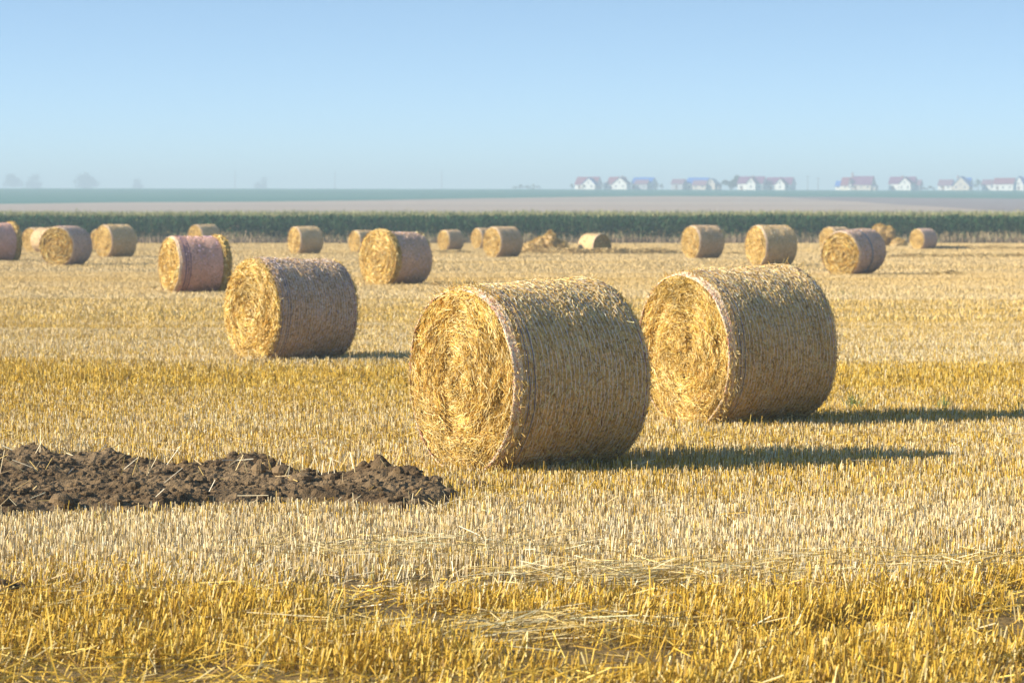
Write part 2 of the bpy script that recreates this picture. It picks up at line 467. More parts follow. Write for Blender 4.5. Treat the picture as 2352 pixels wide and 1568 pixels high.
    if rings:
        nr_ = int((a1 - a0) / 0.037)
        ph2 = np.linspace(0, 2 * math.pi, 161)[:-1]
        def ribbon(xc, amp, off, wid, c_, zig=0):
            th = ph2
            xx = xc + amp * (np.where(np.arange(160) % 2 == 0, 1, -1) if zig else 1) * (1 if zig else 0) + 0.0025 * np.sin(th * 7 + xc * 90)
            r0 = rad(xx, th) + off + 0.0035 * np.sin(th * 23 + xc * 300) * (0 if zig else 1)
            V = np.stack([np.stack([xx - wid / 2, r0 * np.cos(th), r0 * np.sin(th)], -1), np.stack([xx + wid / 2, r0 * np.cos(th), r0 * np.sin(th)], -1)], 0)
            wrap.grid(V, c_, 2, close_u=True)
        for k in range(nr_):
            xc = a0 + (k + 0.5) * (a1 - a0) / nr_
            ribbon(xc, 0, 0.0065, 0.0036, (0.82, 0.80, 0.82))
            ribbon(xc + 0.018, 0.0165, 0.003, 0.0032, (0.48, 0.22, 0.15) if k % 2 else (0.60, 0.52, 0.45), zig=1)
        for u in stripes:
            ribbon(a0 + u * L, 0, 0.013, 0.005, (0.04, 0.11, 0.26))
        ribbon(a1 - 0.05, 0, 0.008, 0.005, (0.26, 0.08, 0.18))
    parts['net_wrap'] = (wrap.mesh('net_wrap', [M_SHELL, M_STRAW, M_NET], False), None)
    wrap_me = parts['net_wrap'][0]
    # pale pink edge of the net where it curls over the front rim
    if net:
        edge = MB()
        u = np.linspace(0, 1, 7)[:, None]
        PHI = np.broadcast_to(phi, (7, nphi))
        xx = a0 - 0.040 + 0.062 * u ** 1.3 + 0.006 * np.sin(PHI * 9) + 0.008 * vnoise(PHI * 6, PHI * 0, seed)
        r0 = rad(np.clip(xx, -h, h), PHI) * (0.972 + 0.028 * np.sqrt(u)) + 0.011
        edge.grid(np.stack([xx + 0 * PHI, r0 * np.cos(PHI), r0 * np.sin(PHI)], -1), (0.78, 0.60, 0.40), close_u=True)
        k = n_side // 10
        ph = g.random(k) * 6.283; x = a0 + g.uniform(-0.035, 0.020, k); r = rad(np.clip(x, -h, h), ph) * (0.972 + 0.028 * np.sqrt(np.clip((x - a0 + 0.04) / 0.085, 0, 1))) + 0.013
        c = np.stack([x, r * np.cos(ph), r * np.sin(ph)], 1); T = np.stack([g.normal(0, .5, k), -np.sin(ph), np.cos(ph)], 1)
        edge.prism(c - T * 0.02, c + T * 0.02, 0.004, mixcol(k, [(0.85, 0.75, 0.62), (0.70, 0.28, 0.20), (0.74, 0.58, 0.34)], [3, 1.0, 2.8]), m=1, cap=False)
        for kk in range(3):
            th = phi; xx1 = a0 - 0.028 + kk * 0.013 + 0.003 * np.sin(th * 31 + kk)
            r1 = rad(np.clip(xx1, -h, h), th) * (0.975 + 0.008 * kk) + 0.016
            edge.grid(np.stack([np.stack([xx1 + e, r1 * np.cos(th), r1 * np.sin(th)], -1) for e in (-0.002, 0.002)], 0), [(0.60, 0.22, 0.20), (0.75, 0.6, 0.58), (0.62, 0.30, 0.28)][kk], 1, close_u=True)
        parts['net_edge'] = (edge.mesh('net_edge', [M_SHELL, M_NET]), None)
    return parts

def make_bale(parts, D):
    root = empty('round_bale')
    for nm, (me, kd) in parts.items():
        o = bpy.data.objects.new(nm, me); col.objects.link(o); o.parent = root
        o.location = (0, 0, D / 2)
        if kd: o['kind'] = kd
    return root

BALES = []   # footprints to keep stubble out of
def place_bale(root, x_face, y_b, theta, L, D, scale=1.0, tilt=0.0, roll=0.0, lean=0.0, sink=0.03, label=None, centre=None):
    al = math.atan((x_face - 1176) / FPX)
    P = px(x_face, y_b)
    ax = np.array([math.sin(R_(theta) + al), math.cos(R_(theta) + al), 0])
    root.rotation_euler = (lean, -R_(tilt), math.pi / 2 - R_(theta) - al)
    s = (scale, scale, scale) if np.isscalar(scale) else scale
    root.scale = s
    C = P + ax * (L * s[0] / 2)
    root.location = (C[0], C[1], -sink + math.sin(R_(abs(tilt))) * L * s[0] / 2 * 0.8)
    for ch in root.children: ch.rotation_euler.x = roll
    BALES.append((C[0], C[1], ax[0], ax[1], L * s[0] / 2, D * s[1] / 2))
    tag(root, label, 'straw bale', 'round straw bales on the stubble field')
    return root

SWN = 0.0043
bA = bale_parts(11, 1.16, 1.425, 16000, 34000, SWN)
place_bale(make_bale(bA, 1.425), 1072, 1088, 56, 1.16, 1.425, tilt=1.5, label='largest round straw bale in the middle foreground, net wrapped, nearest to the camera')
bB = bale_parts(23, 1.15, 1.43, 15000, 32000, SWN)
place_bale(make_bale(bB, 1.43), 1584, 982, 54, 1.15, 1.43, tilt=3.2, label='second largest round straw bale, partly behind the right edge of the nearest one')
bC = bale_parts(37, 1.18, 1.36, 7500, 16000, 0.0065, net=False, shade=(0.88, 0.89, 1.3), stripes=(0.04, 0.10, 0.13))
place_bale(make_bale(bC, 1.36), 580, 832, 59, 1.18, 1.36, tilt=-0.5, label='large round straw bale left of the nearest one, dark lines near its rim')
# mid distance kinds
kinds = {
    'plain': bale_parts(41, 1.20, 1.40, 1500, 2600, 0.013, rings=False, poke=0.7, hollow=0.09, shade=(0.90, 0.92, 1.15)),
    'plain2': bale_parts(43, 1.20, 1.40, 1500, 2600, 0.013, rings=False, poke=0.7, hollow=0.09, shade=(0.86, 0.87, 1.2)),
    'grey': bale_parts(47, 1.20, 1.40, 1500, 2000, 0.013, rings=False, shade=(0.84, 0.84, 1.5), poke=0.6, hollow=0.09),
    'pink': bale_parts(53, 1.30, 1.40, 1500, 1200, 0.013, rings=False, shade=(0.95, 0.82, 1.55), cover=(0.0, 0.84), rim=0.05, poke=0.6, hollow=0.09),
    'mane': bale_parts(59, 1.24, 1.40, 1800, 1600, 0.013, rings=False, net=False, shade=(0.86, 0.84, 1.45), cover=(0.17, 1.0), rim=0.06, poke=0.7, hollow=0.09),
}
KL = {'plain': 1.20, 'plain2': 1.20, 'grey': 1.20, 'pink': 1.30, 'mane': 1.24}
# dark lines in the net near the rim of the pink bale, blue line round the right one
def line_band(L, D, us, c):
    m = MB(); ph = np.linspace(0, 2 * math.pi, 96, endpoint=False)
    for u, wd in us:
        x = (u - 0.5) * L; r = D / 2 * 1.006 + 0.014
        m.grid(np.stack([np.stack([np.full(96, x + e), r * np.cos(ph), r * np.sin(ph)], -1) for e in (-wd / 2, wd / 2)], 0), c, close_u=True)
    return m.mesh('net_stripe', M_NET)
ST_PINK = line_band(1.30, 1.40, [(0.10, 0.022), (0.145, 0.014), (0.19, 0.018)], (0.20, 0.13, 0.20))
ST_BLUE = line_band(1.20, 1.40, [(0.44, 0.030)], (0.06, 0.20, 0.32))
# kind, x of the front face centre, y of its foot, theta, height in px, L/D factor, tilt, label
mids = [
    ('mane', 866, 657, 51, 127, 1.0, -1.0, 'mauve wrapped bale with shaggy front rim, right behind the left large bale'),
    ('pink', 390, 675, 68, 134, 1.0, -1.0, 'pinkish wrapped round bale with shaggy straw at its right end, behind the left large bale'),
    ('grey', 1933, 634, 31, 106, 1.28, 3.5, 'round straw bale with thin blue line round its wrap, right of the second largest bale'),
    ('plain', 1737, 611, 58, 95, 1.0, 0.0, 'tan round straw bale just above the second largest bale'),
    ('grey', 130, 610, 29, 92, 1.15, 0.0, 'mauve wrapped bale on the left with its broad straw end turned to the camera'),
    ('plain', 238, 592, 57, 77, 1.0, 0.0, 'tan round straw bale right of the mauve wrapped one on the left'),
    ('pink', -44, 600, 66, 89, 1.0, 0.0, 'mauve wrapped round bale cut off by the left edge of the photo'),
    ('plain2', 1131, 592, 52, 72, 1.0, 0.0, 'round straw bale left of the collapsed straw heap'),
    ('plain2', 1587, 595, 55, 78, 1.0, 0.0, 'front bale of the overlapping pair above the gap between the two largest bales'),
    ('plain', 677, 584, 61, 65, 1.02, 0.0, 'lone tan round bale at middle distance between the pinkish and the shaggy rimmed bales'),
    ('plain2', 1019, 575, 53, 48, 1.0, 0.0, 'small far round straw bale right of the shaggy rimmed one'),
    ('plain', 815, 580, 56, 52, 1.0, 0.0, 'far round straw bale half hidden behind the left of the shaggy rimmed one'),
    ('plain2', 1095, 571, 56, 48, 1.0, 0.0, 'far round bale half hidden behind the bale left of the collapsed heap'),
    ('grey', 2106, 573, 45, 49, 1.0, 0.0, 'small far round straw bale, rightmost in the field before the corn'),
    ('grey', 527, 554, 58, 37, 1.05, 0.0, 'tiny far round bale just right of the pinkish bale before the corn'),
    ('grey', 888, 553, 58, 37, 1.08, 0.0, 'far bale whose top peeks over the shaggy rimmed one'),
    ('plain', 449, 571, 52, 56, 1.10, 0.0, 'far round bale peeking over the top of the pinkish one'),
    ('plain', 70, 578, 45, 56, 1.0, 0.0, 'far round bale behind the left of the mauve wrapped one with broad end'),
    ('plain2', 1902, 580, 45, 60, 1.0, 0.0, 'far round bale behind the left of the one with a blue line'),
    ('plain2', 224, 576, 50, 52, 1.0, 0.0, 'far round bale behind the left edge of the tan one at the left'),
    ('grey', 1594, 570, 57, 53, 1.35, 0.0, 'rear bale of the overlapping pair above the gap between the two largest bales'),
]
protos = {}
for i, (kd, xf, yb, th, hp, lf, tl, lab) in enumerate(mids):
    if kd not in protos:
        protos[kd] = root = make_bale(kinds[kd], 1.40); used_first = True
    else:
        root = copy_tree(protos[kd])
        for ch in [c for c in root.children if c.name.startswith('net_stripe')]: bpy.data.objects.remove(ch)
    dist = px(xf, yb)[1]
    s = hp / FPX * dist / 1.40
    roll = 0.0 if kd in protos and i < 3 else (i * 1.37) % 6.28
    place_bale(root, xf, yb, th, KL[kd], 1.40, scale=(s * lf, s, s), tilt=tl, roll=roll, sink=0.03, label=lab)
    if i in (1, 2):
        o = bpy.data.objects.new('net_stripe', ST_PINK if i == 1 else ST_BLUE); col.objects.link(o); o.parent = root
        o.location = (0, 0, 0.70)

# the bale lying the other way, pale wrap lit, dark end to the right
rt = copy_tree(protos['plain'])
P = px(1366, 577); d13 = P[1]; s13 = 61 / FPX * d13 / 1.4
rt.scale = (s13 * 0.95, s13, s13)
rt.rotation_euler = (0, 0, R_(-48) + math.pi)
rt.location = (P[0], P[1] + 0.6, -0.50)
tag(rt, 'round bale with pale sunlit wrap and dark end facing right, right of the collapsed heap', 'straw bale', 'round straw bales on the stubble field')
BALES.append((P[0], P[1] + .6, 0.7, -0.7, 0.5, 0.5))
rt = copy_tree(protos['plain2'])
P = px(104, 580); s14 = 58 / FPX * P[1] / 1.4
rt.scale = (s14, s14, s14); rt.rotation_euler = (0, 0, R_(-40) + math.pi); rt.location = (P[0] + 0.1, P[1], -0.03)
tag(rt, 'bale showing only a strip of pale sunlit wrap behind the mauve one with broad end', 'straw bale', 'round straw bales on the stubble field')

# ------------------------------------------------------------------ collapsed bales and straw rows
def blob_heap(name, cx, cy, blobs, n, label, cat):
    m = MB()
    for (bx, by, bz, rx, ry, rz) in blobs:
        th, ph = np.meshgrid(np.linspace(0.02, math.pi * 0.62, 14), np.linspace(0, 2 * math.pi, 28, endpoint=False), indexing='ij')
        nn = 0.82 + 0.4 * fbm(np.cos(ph) * np.sin(th) * 2 + bx * 3 + 9, np.sin(ph) * np.sin(th) * 2 + by * 3 + np.cos(th) * 2 + 9, 5, 4)
        V = np.stack([bx + rx * np.sin(th) * np.cos(ph) * nn, by + ry * np.sin(th) * np.sin(ph) * nn, bz + rz * np.cos(th) * nn], -1)
        m.grid(V, (0.46, 0.31, 0.12), close_u=True)
        k = int(n * rx * rz / sum(b[3] * b[5] for b in blobs))
        i = rng.integers(0, 14, k); j = rng.integers(0, 28, k)
        c = V[i, j] + rng.normal(0, 0.03, (k, 3))
        a = rng.random(k) * 6.283; el = rng.normal(0, 0.45, k); ll = rng.uniform(0.1, 0.3, k)[:, None]
        d = np.stack([np.cos(a) * np.cos(el), np.sin(a) * np.cos(el), np.sin(el)], 1)
        m.prism(c - d * ll / 2, c + d * ll / 2, 0.016, mixcol(k, GOLD, [1, 2, 2, 1.4]), cap=False)
    o = m.build(name, M_STRAW); o.location = (cx, cy, 0)
    return tag(o, label, cat)
P = px(1256, 577)
k = P[1] / FPX
blob_heap('straw_heap', P[0], P[1], [(-33 * k, 0, 0, 26 * k, 0.6, 20 * k), (-12 * k, 0.1, 0, 26 * k, 0.7, 29 * k), (8 * k, 0, 0.2, 20 * k, 0.6, 32 * k), (26 * k, -0.1, 0, 24 * k, 0.5, 23 * k), (40 * k, -0.2, 0, 14 * k, 0.4, 10 * k)], 5200,
          'loose golden heap of a collapsed bale left of the bale with a dark end', 'straw heap')
P = px(2038, 566); k = P[1] / FPX
blob_heap('straw_heap', P[0], P[1], [(-14 * k, 0.3, 16 * k, 26 * k, 0.6, 33 * k), (4 * k, 0.1, 26 * k, 14 * k, 0.5, 18 * k), (22 * k, -0.3, 0, 20 * k, 0.6, 17 * k), (-20 * k, 0, 0, 24 * k, 0.6, 24 * k), (33 * k, -0.4, 0, 12 * k, 0.4, 12 * k)], 4200,
          'collapsed straw bale heap behind the bale with a blue line', 'straw heap')
BR = [(0.70, 0.54, 0.25), (0.60, 0.43, 0.16), (0.48, 0.33, 0.12), (0.32, 0.21, 0.08)]
def row(pts, width, height, n, label, seed):
    return straw_heap('straw_row', [px(a, b)[:2] for a, b in pts], width, height, n, label, 'straw row', 'low rows of raked straw', wid=0.02, seed=seed, base=(0.36, 0.25, 0.10), cols=BR)
row([(1180, 583), (1300, 584), (1420, 584), (1570, 583)], 1.5, 0.24, 3800, 'low straw row in front of the collapsed heap and the dark ended bale', 1)
row([(975, 582), (1090, 581)], 1.2, 0.14, 900, 'short low straw row at the foot of the small far bale left of centre', 2)
row([(2030, 592), (2200, 591), (2400, 590), (2520, 591)], 1.8, 0.14, 4200, 'nearer of the two straw rows at the right edge', 3)
row([(2120, 573), (2230, 572), (2400, 573), (2520, 573)], 1.9, 0.16, 3600, 'farther straw row at the right edge, just in front of the corn', 4)
row([(1660, 585), (1715, 585)], 1.2, 0.2, 600, 'short straw row between the two pairs of bales right of centre', 5)
straw_heap('straw_clump', [px(2125, 634)[:2], px(2215, 634)[:2]], 0.9, 0.20, 700, 'small dark clump of loose straw right of the bale with a blue line', 'straw clump', 'straw clumps', wid=0.014, seed=8, cols=BR)
straw_heap('straw_clump', [px(980, 658)[:2], px(1040, 658)[:2]], 0.6, 0.13, 500, 'small straw clump right of the shaggy rimmed bale', 'straw clump', 'straw clumps', wid=0.012, seed=9, cols=BR)
straw_heap('straw_clump', [px(400, 667)[:2], px(330, 666)[:2]], 0.5, 0.06, 250, 'faint flat straw clump left of the pinkish bale', 'straw clump', 'straw clumps', wid=0.012, seed=10, cols=BR)

# ------------------------------------------------------------------ turned soil
OUT_T_ = [(-260, 1040), (0, 1047), (60, 1047), (100, 1052), (150, 1058), (270, 1060), (350, 1074), (480, 1079), (600, 1086), (760, 1104), (850, 1112), (930, 1116), (1000, 1128), (1100, 1146)]
OUT_B_ = [(1105, 1158), (1040, 1176), (880, 1186), (760, 1172), (640, 1170), (480, 1180), (400, 1187), (300, 1190), (100, 1194), (40, 1204), (-260, 1206)]
SOIL = np.array([px(x, y)[:2] for x, y in OUT_T_ + [(a_, b_ + 4) for a_, b_ in OUT_B_]])
def in_poly(x, y, poly):
    ins = np.zeros(len(x), bool); n = len(poly)
    for i in range(n):
        x0, y0 = poly[i]; x1, y1 = poly[(i + 1) % n]
        if y0 == y1: continue
        c = ((y0 > y) != (y1 > y)) & (x < (x1 - x0) * (y - y0) / (y1 - y0) + x0)
        ins ^= c
    return ins
def poly_dist(x, y, poly):
    d = np.full(x.shape, 1e9); n = len(poly)
    for i in range(n):
        a = poly[i]; b = poly[(i + 1) % n]; ab = b - a; L2 = (ab ** 2).sum()
        t = np.clip(((x - a[0]) * ab[0] + (y - a[1]) * ab[1]) / L2, 0, 1)
        d = np.minimum(d, np.hypot(x - a[0] - t * ab[0], y - a[1] - t * ab[1]))
    return d
def ridged(x, y, s, o): return 1 - np.abs(2 * fbm(x, y, s, o) - 1)
def soil_h(X, Y, dist):
    e = np.clip(dist / 0.30, 0, 1); e = e * e * (3 - 2 * e)
    hgt = 0.045 + 0.10 * fbm(X * 1.1, Y * 1.1, 61, 3)
    hgt = hgt + 0.13 * (fbm(X * 2.6, Y * 2.6, 62, 3) - 0.45) + 0.06 * (ridged(X * 6, Y * 6, 66, 3) - 0.75) + 0.05 * (fbm(X * 14, Y * 14, 63, 4) - 0.5) + 0.045 * (fbm(X * 34, Y * 34, 64, 2) - 0.5)
    for (qx, qy, hh, ww) in [(100, 1062, 0.13, 0.20), (868, 1122, 0.13, 0.16), (880, 1126, 0.09, 0.09), (900, 1135, 0.07, 0.35), (960, 1142, 0.06, 0.3), (270, 1076, 0.07, 0.2), (555, 1100, 0.08, 0.25), (960, 1130, 0.08, 0.2), (30, 1100, 0.06, .5)]:
        c = px(qx, qy)
        hgt = hgt + hh * np.exp(-((X - c[0]) ** 2 + (Y - c[1]) ** 2) / (ww ** 2)) * (0.85 + 0.3 * fbm(X * 9, Y * 9, 65, 2))
    return np.clip(hgt * 0.72, 0.01, None) * e + (e - 1) * 0.05
gx = np.arange(SOIL[:, 0].min() - 0.1, SOIL[:, 0].max() + 0.1, 0.018)
gy = np.arange(SOIL[:, 1].min() - 0.1, SOIL[:, 1].max() + 0.1, 0.018)
GX, GY = np.meshgrid(gx, gy, indexing='ij')
wob = 0.10 * (fbm(GX * 3, GY * 3, 71, 3) - 0.5)
ins = in_poly(GX.ravel(), GY.ravel(), SOIL).reshape(GX.shape)
dist = poly_dist(GX, GY, SOIL) * np.where(ins, 1, -1) + wob * 1.6
GZ = soil_h(GX, GY, np.clip(dist, 0, None))
keep = dist > -0.02
vid = np.full(GX.shape, -1)
vid[keep] = np.arange(keep.sum())
q = np.stack([vid[:-1, :-1], vid[1:, :-1], vid[1:, 1:], vid[:-1, 1:]], -1).reshape(-1, 4)
q = q[(q >= 0).all(1)]
ms = MB()
ms.add(np.stack([GX[keep], GY[keep], GZ[keep]], -1), q)
# clods
def clod(m, c, r, sd):
    th, ph = np.meshgrid(np.linspace(0.02, math.pi - 0.02, 7), np.linspace(0, 2 * math.pi, 10, endpoint=False), indexing='ij')
    nn = 0.65 + 0.7 * fbm(np.cos(ph) * np.sin(th) * 1.8 + sd, np.sin(ph) * np.sin(th) * 1.8 + np.cos(th) * 1.8 + sd * 1.7, 9, 3)
    m.grid(np.stack([c[0] + r * nn * np.sin(th) * np.cos(ph), c[1] + r * nn * np.sin(th) * np.sin(ph) * 0.9, c[2] + 0.7 * r * nn * np.cos(th)], -1), close_u=True)
cand = np.argwhere(keep & (dist > 0.03))
for kk in range(1700):
    i, j = cand[rng.integers(len(cand))]
    r = float(np.clip(rng.lognormal(-4.3, 0.58), 0.007, 0.075))
    clod(ms, (GX[i, j], GY[i, j], GZ[i, j] + r * 0.15), r, kk * 0.37)
rim_ = np.argwhere(keep & (dist < 0.06))
for kk in range(260):
    i, j = rim_[rng.integers(len(rim_))]; r = float(np.clip(rng.lognormal(-4.5, 0.5), 0.006, 0.035))
    clod(ms, (GX[i, j] + rng.normal(0, 0.14), GY[i, j] + rng.normal(0, 0.14), r * 0.3 + 0.01), r, kk * 0.7)
for (qx, qy, r) in [(1085, 1136, .045), (1105, 1132, .03), (1030, 1160, .05), (962, 1108, .035), (1000, 1128, 0.05), (1060, 1128, 0.03)]:
    c = px(qx, qy); clod(ms, (c[0], c[1], r * 0.5 + 0.05), r, qx * 0.1)
so = ms.build('soil_heap', M_SOIL, smooth=False)
tag(so, 'low heap of dark brown turned soil with clods lying in the stubble at the left', 'soil')
ms = MB()
c0 = px(8, 1372)
clod(ms, (-0.05, 0, 0.0), 0.13, 4.4)
for kk in range(26):
    r = float(rng.uniform(0.015, 0.05)); clod(ms, (rng.normal(-0.06, 0.09), rng.normal(0, 0.08), r * 0.4 + 0.02), r, kk * 1.3)
so2 = ms.build('soil_clods', M_SOIL); so2.location = (c0[0], c0[1], 0)
tag(so2, 'small dark pile of soil clods at the left edge in the foreground stubble', 'soil')

# ------------------------------------------------------------------ stubble
PALE = np.array([(0.80, 0.675, 0.42), (0.74, 0.58, 0.28), (0.86, 0.77, 0.56), (0.56, 0.41, 0.20), (0.68, 0.49, 0.16)])
AMB = np.array([(0.68, 0.45, 0.055), (0.54, 0.33, 0.03), (0.76, 0.56, 0.13), (0.28, 0.16, 0.025), (0.78, 0.64, 0.30)])
_td = [9, 13.5, 15.3, 16.5, 18.5, 20, 22, 24.5, 26.5, 28, 33, 36, 40, 46, 50, 58, 64, 80, 110, 220]
_tv = [1.0, 0.95, 0.22, 0.10, 0.25, 0.42, 0.50, 0.55, 0.75, 0.92, 0.90, 0.55, 0.38, 0.45, 0.75, 0.65, 0.35, 0.45, 0.35, 0.5]
def tone(x, d):
    dw = (d - np.clip(x, -4, 4) * 0.13) * (1 + 0.13 * (fbm(x * 0.30, d * 0.25, 81, 4) - 0.5) * 2)
    t = np.interp(dw, _td, _tv)
    return np.clip(t + 0.9 * (fbm(x * 0.05, d * 0.9 + x * 0.03, 82, 4) - 0.5) + 0.25 * (fbm(x * 0.6, d * 1.1, 83, 3) - 0.5) + np.clip((d - 20) / 20, 0, 1.7) * (fbm(x * 0.03, d * 1.1 + x * .04, 84, 3) - 0.5), 0, 1)
def stub_cols(x, d):
    n = len(x); t = tone(x, d)
    a = PALE[rng.choice(5, n, p=[.36, .27, .09, .15, .13])]; b = AMB[rng.choice(5, n, p=[.32, .28, .17, .13, .10])]
    pick = (rng.random(n) < t)[:, None]
    return np.clip(np.where(pick, b, a) * (1 + rng.normal(0, 0.14, (n, 1))), 0.01, 0.92)
def scatter(d0, d1, dens, rows=True, margin=1.3, add=3.3):
    area = 0.36 * margin * (d1 ** 2 - d0 ** 2) / 2 + add * 2 * (d1 - d0)
    n = int(area * dens)
    hw = lambda d: 0.18 * d * margin + add
    u = rng.random(n * 2) * (d1 - d0) + d0
    u = u[rng.random(len(u)) < hw(u) / hw(d1)]
    while len(u) < n:
        w2 = rng.random(n) * (d1 - d0) + d0; u = np.concatenate([u, w2[rng.random(n) < hw(w2) / hw(d1)]])
    u = u[:n]
    x = rng.uniform(-1, 1, n) * hw(u)
    if rows:
        sp = 0.15
        off = x * 0.035
        u = np.round((u + off) / sp) * sp - off + rng.normal(0, 0.028, n)
    return x, u
def clear(x, y, m=0.0):
    ok = np.ones(len(x), bool)
    pd = np.where(in_poly(x, y, SOIL), 1, -1) * poly_dist(x, y, SOIL) + 0.16 * (fbm(x * 3, y * 3, 71, 3) - 0.5)
    ok &= (pd < 0.02) | ((pd < 0.16) & (rng.random(len(x)) < 0.30 * np.clip(1 - pd / 0.16, 0, 1)))
    for (cx, cy, ax, ay, hl, hr) in BALES:
        if abs(cy - y.mean()) > (y.max() - y.min()): continue
        du = (x - cx) * ax + (y - cy) * ay; dv = -(x - cx) * ay + (y - cy) * ax
        ok &= ~((np.abs(du) < hl * 0.97) & (np.abs(dv) < hr * 0.42))
    return ok
stub = MB()
def stalks(d0, d1, dens, h, wid, lean, bias, blade=False):
    x, y = scatter(d0, d1, dens)
    ok = clear(x, y); x, y = x[ok], y[ok]; n = len(x)
    patch = fbm(x * 1.6, y * 1.6, 91, 3)
    thin = rng.random(n) < np.where(y < 14.6, 3.6 * (patch - 0.33), 0.75 + 0.5 * patch)
    x, y, patch = x[thin], y[thin], patch[thin]; n = len(x)
    hh = h * (0.70 + 0.35 * rng.random(n)) * (0.85 + 0.3 * patch)
    big = rng.random(n) < 0.012; hh[big] *= 1.6
    hh *= 0.82 + 0.36 * vnoise(x * 0.15, np.round((y + x * 0.035) / 0.15) * 1.0, 92)
    lx = rng.normal(bias, lean, n); ly = rng.normal(0, lean, n)
    fl = rng.random(n) < 0.08 + (lean > 0.2) * 0.1; lx[fl] += rng.normal(0.2, 0.9, fl.sum()); ly[fl] += rng.normal(0, 0.8, fl.sum())
    d = np.stack([lx, ly, np.ones(n)], 1); d /= np.linalg.norm(d, axis=1, keepdims=True)
    P = np.stack([x, y, np.full(n, -0.01)], 1); Q = P + d * hh[:, None]
    ww = wid * rng.uniform(0.65, 1.35, n)
    C = stub_cols(x, y)
    far = np.clip((y - 35) / 60, 0, 0.8)[:, None]; tt_ = tone(x, y)[:, None]
    C = C * (1 - far) + far * (np.array([0.71, 0.535, 0.27]) * (1 - tt_) + np.array([0.66, 0.45, 0.16]) * tt_)
    if blade: stub.blade(P, Q, ww, C, taper=0.9)
    else: stub.prism(P, Q, ww, C, taper=0.9)
stalks(9.6, 14.6, 1550, 0.130, 0.0054, 0.25, 0.14)
stalks(14.6, 20, 1500, 0.105, 0.0050, 0.07, 0.03)
stalks(20, 30, 1200, 0.100, 0.0052, 0.08, 0.02)
stalks(30, 50, 620, 0.10, 0.0062, 0.10, 0.02)
stalks(50, 95, 230, 0.10, 0.010, 0.14, 0.0, True)
stalks(95, 205, 60, 0.08, 0.020, 0.2, 0.0, True)
o = stub.build('stubble', M_STUB)
tag(o, 'cut golden straw stubble standing over the whole field', 'stubble', kind='stuff')
# long dry leaves hanging off stalks in the foreground, and loose straw on the ground
lit = MB()
def loose(d0, d1, dens, wid, lmax, zmax, patchy=0.0, keepsoil=False):
    x, y = scatter(d0, d1, dens, rows=False)
    if patchy:
        pr = fbm(x * 0.35 + 3, y * 1.1, 95, 3); ok = rng.random(len(x)) < np.clip((pr - 0.5) * 6, 0.02, 1); x, y = x[ok], y[ok]
    ok = clear(x, y); x, y = x[ok], y[ok]; n = len(x)
    a = rng.normal(0, 0.9, n); el = rng.normal(0.12, 0.3, n); ll = rng.uniform(0.06, lmax, n)
    c = np.stack([x, y, rng.uniform(0.01, zmax, n)], 1)
    d = np.stack([np.cos(a) * np.cos(el), np.sin(a) * np.cos(el), np.sin(el)], 1) * ll[:, None]
    lit.prism(c - d / 2, c + d / 2, wid * rng.uniform(0.6, 1.2, n), stub_cols(x, y), cap=False)
loose(9.6, 15, 90, 0.0048, 0.20, 0.075)
loose(9.6, 15, 220, 0.0048, 0.22, 0.10, 1)
loose(15, 30, 60, 0.0046, 0.22, 0.05)
loose(15, 24, 90, 0.0046, 0.24, 0.09, 1)
loose(30, 60, 20, 0.007, 0.24, 0.06, 1)
# flattened wisps in the pale band
for (xa, ya, xb, yb, n) in [(1240, 1345, 2000, 1330, 450), (1880, 1318, 2400, 1322, 300), (520, 1285, 1250, 1275, 160), (760, 1292, 1500, 1300, 200), (1130, 1470, 1400, 1440, 240), (0, 1392, 300, 1400, 90), (560, 1455, 1000, 1500, 110)]:
    A, B = px(xa, ya), px(xb, yb); t = rng.random(n)[:, None]
    c = A * (1 - t) + B * t + rng.normal(0, 1, (n, 3)) * [0.25, 0.22, 0.0]; c[:, 1] += 0.35 * (vnoise(c[:, 0] * 1.3, c[:, 0] * 0 + ya, 5) - 0.5); c[:, 2] = rng.uniform(0.02, 0.10, n)
    a = rng.normal(0.1, 0.45, n); el = rng.normal(0.03, 0.14, n); ll = rng.uniform(0.1, 0.34, n)[:, None]
    d = np.stack([np.cos(a) * np.cos(el), np.sin(a) * np.cos(el), np.sin(el)], 1)
    lit.prism(c - d * ll / 2, c + d * ll / 2, 0.0042, np.clip(mixcol(n, [(0.78, 0.62, 0.28), (0.68, 0.50, 0.16), (0.50, 0.36, 0.12), (0.84, 0.72, 0.42)]), 0, .9), cap=False)
# a few long dry stems standing above the foreground stubble
for (xa, ya, xb, yb) in [(205, 1590, 60, 1500), (150, 1600, 75, 1420), (118, 1600, 102, 1400), (30, 1590, 75, 1440), (1085, 1580, 1030, 1440), (1030, 1440, 1022, 1400), (890, 1385, 880, 1330), (1590, 1290, 1600, 1232), (2120, 1365, 2190, 1300), (1240, 1060, 1300, 1015), (1640, 1600, 1700, 1490), (2010, 1590, 1975, 1500), (560, 1590, 610, 1500), (640, 1450, 655, 1390)]:
    A = px(xa, ya); B_ = A + np.array([at_depth(xb, A[1]) - at_depth(xa, A[1]), rng.normal(0, 0.05), (ya - yb) / FPX * A[1]])
    lit.prism([A - [0, 0, 0.02], A * 0.5 + B_ * 0.5 + [0.01, 0, 0.01]], [A * 0.5 + B_ * 0.5 + [0.01, 0, 0.01], B_], 0.0065, AMB[rng.choice([0, 2, 4])], cap=False)
